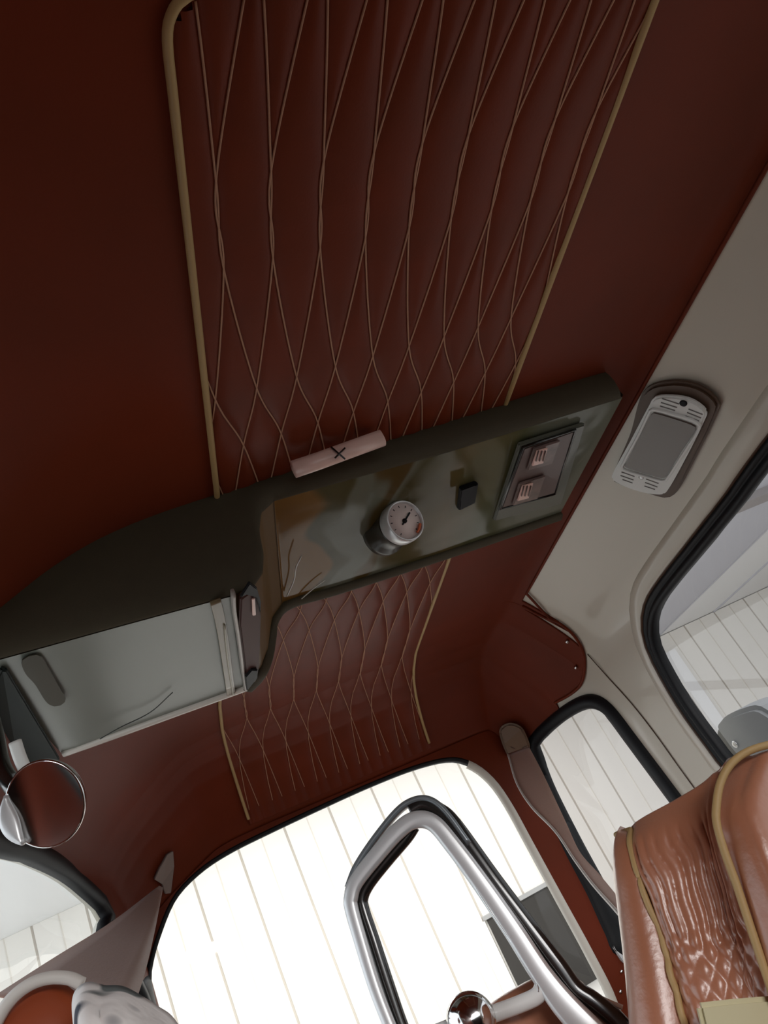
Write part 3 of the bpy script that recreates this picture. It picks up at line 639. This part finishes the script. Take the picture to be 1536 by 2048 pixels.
dk = [(845, 2150), (806, 2060), (776, 1972), (748, 1885), (727, 1822), (724, 1796), (738, 1766), (776, 1718), (820, 1622), (846, 1609), (876, 1623), (907, 1650), (984, 1757), (1054, 1851), (1118, 1936), (1150, 1980), (1186, 2004), (1235, 2044), (1262, 2080)]
dk2 = dk[:8] + [(812, 1676), (828, 1652)]
band('black_band', catmull([hp_(*p, -.006) for p in dk[8:]], 6), .0175, .016, nh, DARKM, ho, rnd=.35)
band('black_band', catmull([hp_(*p, -.005) for p in dk2], 6), .0125, .012, nh, DARKM, ho, rnd=.35)
band('grey_top_edge', catmull([hp_(*p, -.004) for p in [(697, 1776), (716, 1730), (758, 1668), (802, 1617), (838, 1599), (868, 1604), (898, 1632), (940, 1690)]], 6), .0065, .014, nh, mat('blue grey edge', (.24, .27, .29), .3, metal=.5), ho, rnd=.4)
band('silver_edge', catmull([hp_(*p, .004) for p in [(855, 1646), (919, 1725), (987, 1829), (1053, 1926), (1073, 1962), (1078, 1984)]], 6), .0022, .012, nh, CHROME, ho)
band('lower_bar', catmull([hp_(*p, .004) for p in [(1086, 1968), (1076, 1990), (1045, 2006), (985, 2028), (920, 2048), (850, 2075)]], 6), .0135, .012, nh, mat('white enamel', (.94, .94, .92), .35, coat=.3), ho, rnd=.45)
lathe('chrome_knob', [(.001, .014), (.009, .013), (.018, .008), (.0215, 0), (.0200, -.008), (.012, -.016), (.001, -.018)], hp_(942, 2040, .02), nh, CHROME, ho, seg=32)
band('edge_wire', catmull([hp_(*p, -.010) for p in [(1144, 1958), (1160, 1966), (1180, 1984), (1210, 2000), (1245, 2015)]], 5), .004, .006, nh, WHITEP, ho)

# seat backs ---------------------------------------------------------
def cushion(name, c, r, R, m, parent, e=.45, nu=40, nv=24, lump=0, seed=1):
    V = []; rs = np.random.default_rng(seed); ph = rs.random(6) * 6
    for j in range(nv + 1):
        v = -math.pi / 2 + math.pi * j / nv
        for i in range(nu):
            u = 2 * math.pi * i / nu; f = lambda w: math.copysign(abs(w) ** e, w)
            q = Vector((r[0] * f(math.cos(v)) * f(math.cos(u)), r[1] * f(math.cos(v)) * f(math.sin(u)), r[2] * f(math.sin(v))))
            if lump: q *= 1 + lump * (math.sin(3 * u + ph[0]) * math.cos(2 * v + ph[1]) + .6 * math.sin(5 * u + 3 * v + ph[2]) + .4 * math.sin(9 * u - 4 * v + ph[3]))
            V.append(Vector([float(t) for t in c]) + R @ q)
    Fs = [(j * nu + i, j * nu + (i + 1) % nu, (j + 1) * nu + (i + 1) % nu, (j + 1) * nu + i) for j in range(nv) for i in range(nu)]
    return mesh(name, V, Fs, m, parent)
# rear bench / middle seat below the open headrest
ms = thing('middle_seat', hp_(1120, 2150, -.03), 'brown leather seat back under the open frame headrest', 'seat')
Rh = frame((1, .25, 0), n=(0, .15, 1))
cushion('upholstery', hp_(1105, 2150, -.055), (.062, .032, .072), Rh, SEAT, ms, e=.6)

# right seat: grid of columns (left to right), each a polyline from the rolled top down
seat = thing('front_seat', on(1400, 2100, 1, .6), 'glossy saddle-brown leather seat back with tan piping and pleated centre', 'seat')
cols = [  # (depth, points top -> bottom)
    (.70, [(1272, 1668), (1258, 1690), (1249, 1740), (1247, 1800), (1251, 1870), (1256, 1950), (1260, 2040), (1266, 2150)]),
    (.655, [(1268, 1664), (1258, 1692), (1258, 1745), (1268, 1810), (1280, 1880), (1292, 1955), (1304, 2040), (1320, 2150)]),
    (.635, [(1267, 1663), (1264, 1695), (1276, 1745), (1298, 1805), (1322, 1870), (1344, 1945), (1370, 2040), (1398, 2150)]),
    (.622, [(1300, 1640), (1302, 1685), (1318, 1740), (1342, 1800), (1366, 1865), (1390, 1940), (1416, 2035), (1446, 2150)]),
    (.615, [(1360, 1606), (1362, 1664), (1380, 1725), (1402, 1788), (1424, 1855), (1446, 1930), (1470, 2025), (1500, 2150)]),
    (.605, [(1415, 1572), (1415, 1645), (1432, 1710), (1452, 1775), (1472, 1845), (1494, 1920), (1520, 2020), (1550, 2150)]),
    (.590, [(1452, 1540), (1436, 1630), (1452, 1700), (1474, 1768), (1496, 1838), (1520, 1912), (1552, 2010), (1590, 2150)]),
    (.565, [(1480, 1524), (1456, 1620), (1480, 1690), (1506, 1760), (1536, 1830), (1566, 1905), (1600, 2010), (1640, 2150)]),
    (.545, [(1532, 1502), (1510, 1590), (1530, 1670), (1560, 1750), (1595, 1820), (1630, 1900), (1670, 2010), (1710, 2150)]),
    (.56, [(1620, 1476), (1640, 1560), (1660, 1660), (1690, 1750), (1720, 1820), (1750, 1900), (1780, 2010), (1810, 2150)])]
CD = []
for d, pts in cols:
    dd = [d + .022, d + .004] + [d - .004 - .004 * i for i in range(len(pts) - 2)]
    CD.append(catmull([ray(*p) / ray(*p)[1] * q for p, q in zip(pts, dd)], 14))
CD = np.array(CD)                                # columns x rows x 3
rows = CD.shape[1]; NU = 14
GR = np.array([catmull(CD[:, j], NU) for j in range(rows)])     # rows x u x 3
U = np.linspace(0, len(cols) - 1, GR.shape[1])
nrm = np.cross(np.gradient(GR, axis=1), np.gradient(GR, axis=0)); nrm /= np.maximum(np.linalg.norm(nrm, axis=2)[..., None], 1e-9)
if np.mean(np.sum(nrm * GR, axis=2)) > 0: nrm = -nrm             # towards the camera side
D = np.zeros(GR.shape[:2])
for j in range(rows):
    vv = j / (rows - 1)
    for i, u in enumerate(U):
        e = 0
        if u < 2: e = .012 * math.sin(math.pi * u / 2)
        elif u <= 6:
            w = (u - 2) / 4; ed = min(w, 1 - w) * 4 ; e = .005 * min(1, ed * 2)
            ph = 10 * w + .22 * math.sin(vv * 11 + w * 3) + .10 * math.sin(vv * 27 + w * 7)
            pleat = abs(math.sin(math.pi * ph)) ** .6
            k = smooth01((vv - .08) / .10) * (1 - smooth01((vv - .60) / .14)); e += .0030 * (pleat - 1) * k
            k2 = smooth01((vv - .50) / .14); a = abs(math.sin(math.pi * (6 * w + 9 * vv))) ** .7; b = abs(math.sin(math.pi * (6 * w - 9 * vv))) ** .7; e += .0022 * k2 * (a * b - .6)
        else: e = .007 * math.sin(math.pi * min(1, (u - 6) / 1.6))
        D[j, i] = e
GP = GR + nrm * D[..., None]
back = GR[0] + np.array([.0, .05, -.004]); back2 = GR[0] + np.array([0, .11, -.05]); back3 = GR[0] + np.array([0, .12, -.4])
AL = np.concatenate([back3[None], back2[None], back[None], (GR[0] + np.array([0, .02, .002]))[None], GP], 0)
body = mesh('upholstery', AL.reshape(-1, 3), gridfaces(AL.shape[0], AL.shape[1]), SEAT, seat)
left_side = []
ls = GP[:, 0]; n_ = len(ls); V = []
for t in np.linspace(0, 1, 8): V += list(ls * (1 + .10 * t) + np.array([.014 * t * t, 0, 0]))
mesh('side_panel', V, gridfaces(8, n_), SEAT, seat)
p2 = [(1620, 1480), (1560, 1485), (1500, 1501), (1462, 1528), (1441, 1566), (1433, 1612), (1434, 1650), (1450, 1706), (1474, 1772), (1497, 1842), (1521, 1914), (1553, 2010), (1590, 2120)]
tube('piping', catmull([on(*p, 1, .560) for k, p in enumerate(p2)], 8), .0030, PIPE, seat, seg=8)
for u in (2,):
    i = int(round(u * NU)); P = np.concatenate([(GR[0, i] + nrm[0, i] * .004 + np.array([0, .03, 0]))[None], (GP[:, i] + nrm[:, i] * .0022)], 0)
    tube('piping', P, .0026, PIPE, seat, seg=8)
# cream block at the foot of the pleated centre
j0 = int(rows * .82); i0_, i1_ = 2 * NU + 2, 6 * NU + 6
cb = [on(*p, 1, .575) for p in [(1388, 2006), (1460, 1998), (1560, 1990), (1560, 2120), (1415, 2120)]]
plate('cream_panel', cb, (-.2, -1, .1), .01, CREAM, seat, bev=.003)['label'] = 'cream vinyl panel low on the seat back'

# left headrest and cloth
lh = thing('leather_headrest', on(90, 2100, 1, .62), 'orange-brown leather headrest with pale piping at the lower left corner', 'headrest')
hc = on(96, 2138, 1, .62); Rl = frame((1, .1, .25), n=(-.2, .15, 1))
cushion('pad', hc, (.034, .026, .050), Rl, ORANGE, lh, e=.75)
pp = [(-30, 2090), (-10, 2050), (12, 2012), (38, 1984), (70, 1964), (105, 1955), (140, 1957), (165, 1968)]
tube('piping', catmull([on(*p, 1, .60) for p in pp], 6), .0042, WPIPE, lh, seg=8)
ct = thing('printed_cloth', on(250, 2080, 1, .56), 'crumpled white cloth with dark blue print beside the orange-brown headrest', 'cloth')
tips = [(172, 2120), (160, 2040), (158, 1998), (166, 1982), (180, 1978), (205, 1984), (240, 1986), (275, 2004), (310, 2026), (340, 2050), (380, 2120)]
A = catmull([on(*p, 1, .555) for p in tips], 6); cen = on(262, 2150, 1, .52); V = []
for k, t in enumerate(np.linspace(0, 1, 14)):
    for i, a in enumerate(A):
        bul = math.sin(math.pi * min(1, t * 1.0)) * .03
        q = a + (cen - a) * t + np.array([0, -1, .1]) * (bul + .0015 * math.sin(i * .35 + 4 * t)) * min(1, t * 6); V.append(q)
fold = mesh('fold', V, gridfaces(14, len(A)), CLOTHM, ct); solid(fold, .004)

# front passenger cushions below the frame (reflected in the lacquer)
bs = thing('rear_bench', (.27, 1.35, -.6), 'brown leather bench across the cab below the rear window', 'seat')
cushion('cushion', (.27, 1.40, -.62), (.50, .24, .12), Matrix.Identity(3), SEAT, bs, e=.35)
cushion('backrest', (.22, 1.60, -.50), (.38, .06, .10), Matrix.Identity(3), SEAT, bs, e=.35)

# ------------------------------------------------------------------ the carport outside
def box6(name, x0, x1, y0, y1, z0, z1, m, parent=None, bev=0):
    return bevbox(name, ((x0 + x1) / 2, (y0 + y1) / 2, (z0 + z1) / 2), (x1 - x0, y1 - y0, z1 - z0), m, parent, bev=bev)
wb = thing('wall_back', (2, 10, -1.3), 'white vertically panelled garage wall behind the car', None, kind='structure')
x = 2.93 - .58 * 13; src = None
for k in range(36):
    x0 = x + .58 * k
    if src is None:
        src = box6('panel', x0 + .013, x0 + .567, 9.97, 10.0, -1.3, 1.87, WALLP, wb, bev=.006); sx0 = x0
    else:
        o = src.copy(); C.objects.link(o); o.location.x = src.location.x + (x0 - sx0)
box6('backing', x, x + 36 * .58, 9.985, 10.05, -1.3, 1.87, JOINT, wb)
for k in range(36):                                           # fine ribs inside each panel
    x0 = x + .58 * k
    if -3 < x0 < 9:
        for f in (.5,):
            box6('rib', x0 + .58 * f - .006, x0 + .58 * f + .006, 9.964, 9.972, -1.3, 1.87, RIBM, wb)
gd = thing('garage_doorway', (2.9, 9.9, -1.3), 'dark grey doorway with white frame in the panelled wall', 'doorway')
box6('leaf', 2.38, 3.30, 9.93, 9.955, -1.3, -.24, GDARK, gd)
box6('head_trim', 2.34, 3.38, 9.90, 9.96, -.24, -.19, TRIMG, gd, bev=.006)
box6('side_trim', 2.20, 2.34, 9.90, 9.96, -1.3, -.24, CEILW, gd, bev=.006)
box6('side_trim', 3.30, 3.38, 9.90, 9.96, -1.3, -.24, CEILW, gd, bev=.006)
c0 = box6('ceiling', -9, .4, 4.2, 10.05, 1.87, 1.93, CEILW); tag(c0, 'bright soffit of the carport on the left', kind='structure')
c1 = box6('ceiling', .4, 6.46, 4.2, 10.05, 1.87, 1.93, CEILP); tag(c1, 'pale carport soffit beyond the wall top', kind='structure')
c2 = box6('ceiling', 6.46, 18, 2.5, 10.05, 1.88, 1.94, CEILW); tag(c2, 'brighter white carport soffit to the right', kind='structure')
bmn = box6('trim_1', 3.4, 16, 5.5, 5.72, 1.80, 1.87, BEAM); tag(bmn, 'grey soffit beam crossing the right carport bay', kind='structure')
for k in range(5):
    j = box6('batten', 6.47 + 1.1 * k, 6.50 + 1.1 * k, 2.5, 10, 1.862, 1.88, CEILP, c2)
cb_ = tube('hanging_cable', [(8.35, 9.5, 1.87), (8.35, 9.48, 0), (8.36, 9.5, -1.3)], .018, mat('grey cable', (.16, .17, .17), .5)); tag(cb_, 'thin grey cable hanging before the panelled wall', 'cable')
sp = box6('light_slot', 6.40, 6.60, 9.92, 9.9695, -1.3, 1.62, CEILW); tag(sp, 'bright white upright trim on the panelled wall', 'trim')
pb = box6('pinkish_board', 8.9, 9.9, 9.88, 9.96, -.4, 1.55, mat('pinkish board', (.70, .52, .42), .7)); tag(pb, 'pinkish board on the wall seen in the door window', 'board')
ms_ = thing('door_mirror', on(1500, 1480, 0, .95), 'grey plastic door mirror housing outside the side window', 'mirror')
dmp = [on(*p, 0, .90) for p in [(1436, 1446), (1455, 1430), (1500, 1414), (1522, 1420), (1560, 1450), (1600, 1520), (1540, 1600), (1470, 1540), (1430, 1470)]]
plate('housing', resample(catmull(dmp, 5, True), 40), (1, 0, 0), .06, mat('grey plastic', (.24, .25, .26), .45), ms_, bev=.008)
lathe('bolt', [(.007, 0), (.007, .003), (.003, .005)], on(1471, 1488, 0, .899), (-1, 0, 0), CHROME, ms_, seg=16)
gr = mesh('floor', [(-20, -20, -1.3), (20, -20, -1.3), (20, 20, -1.3), (-20, 20, -1.3)], [(0, 1, 2, 3)], GROUND); tag(gr, 'concrete ground outside the car', kind='structure')
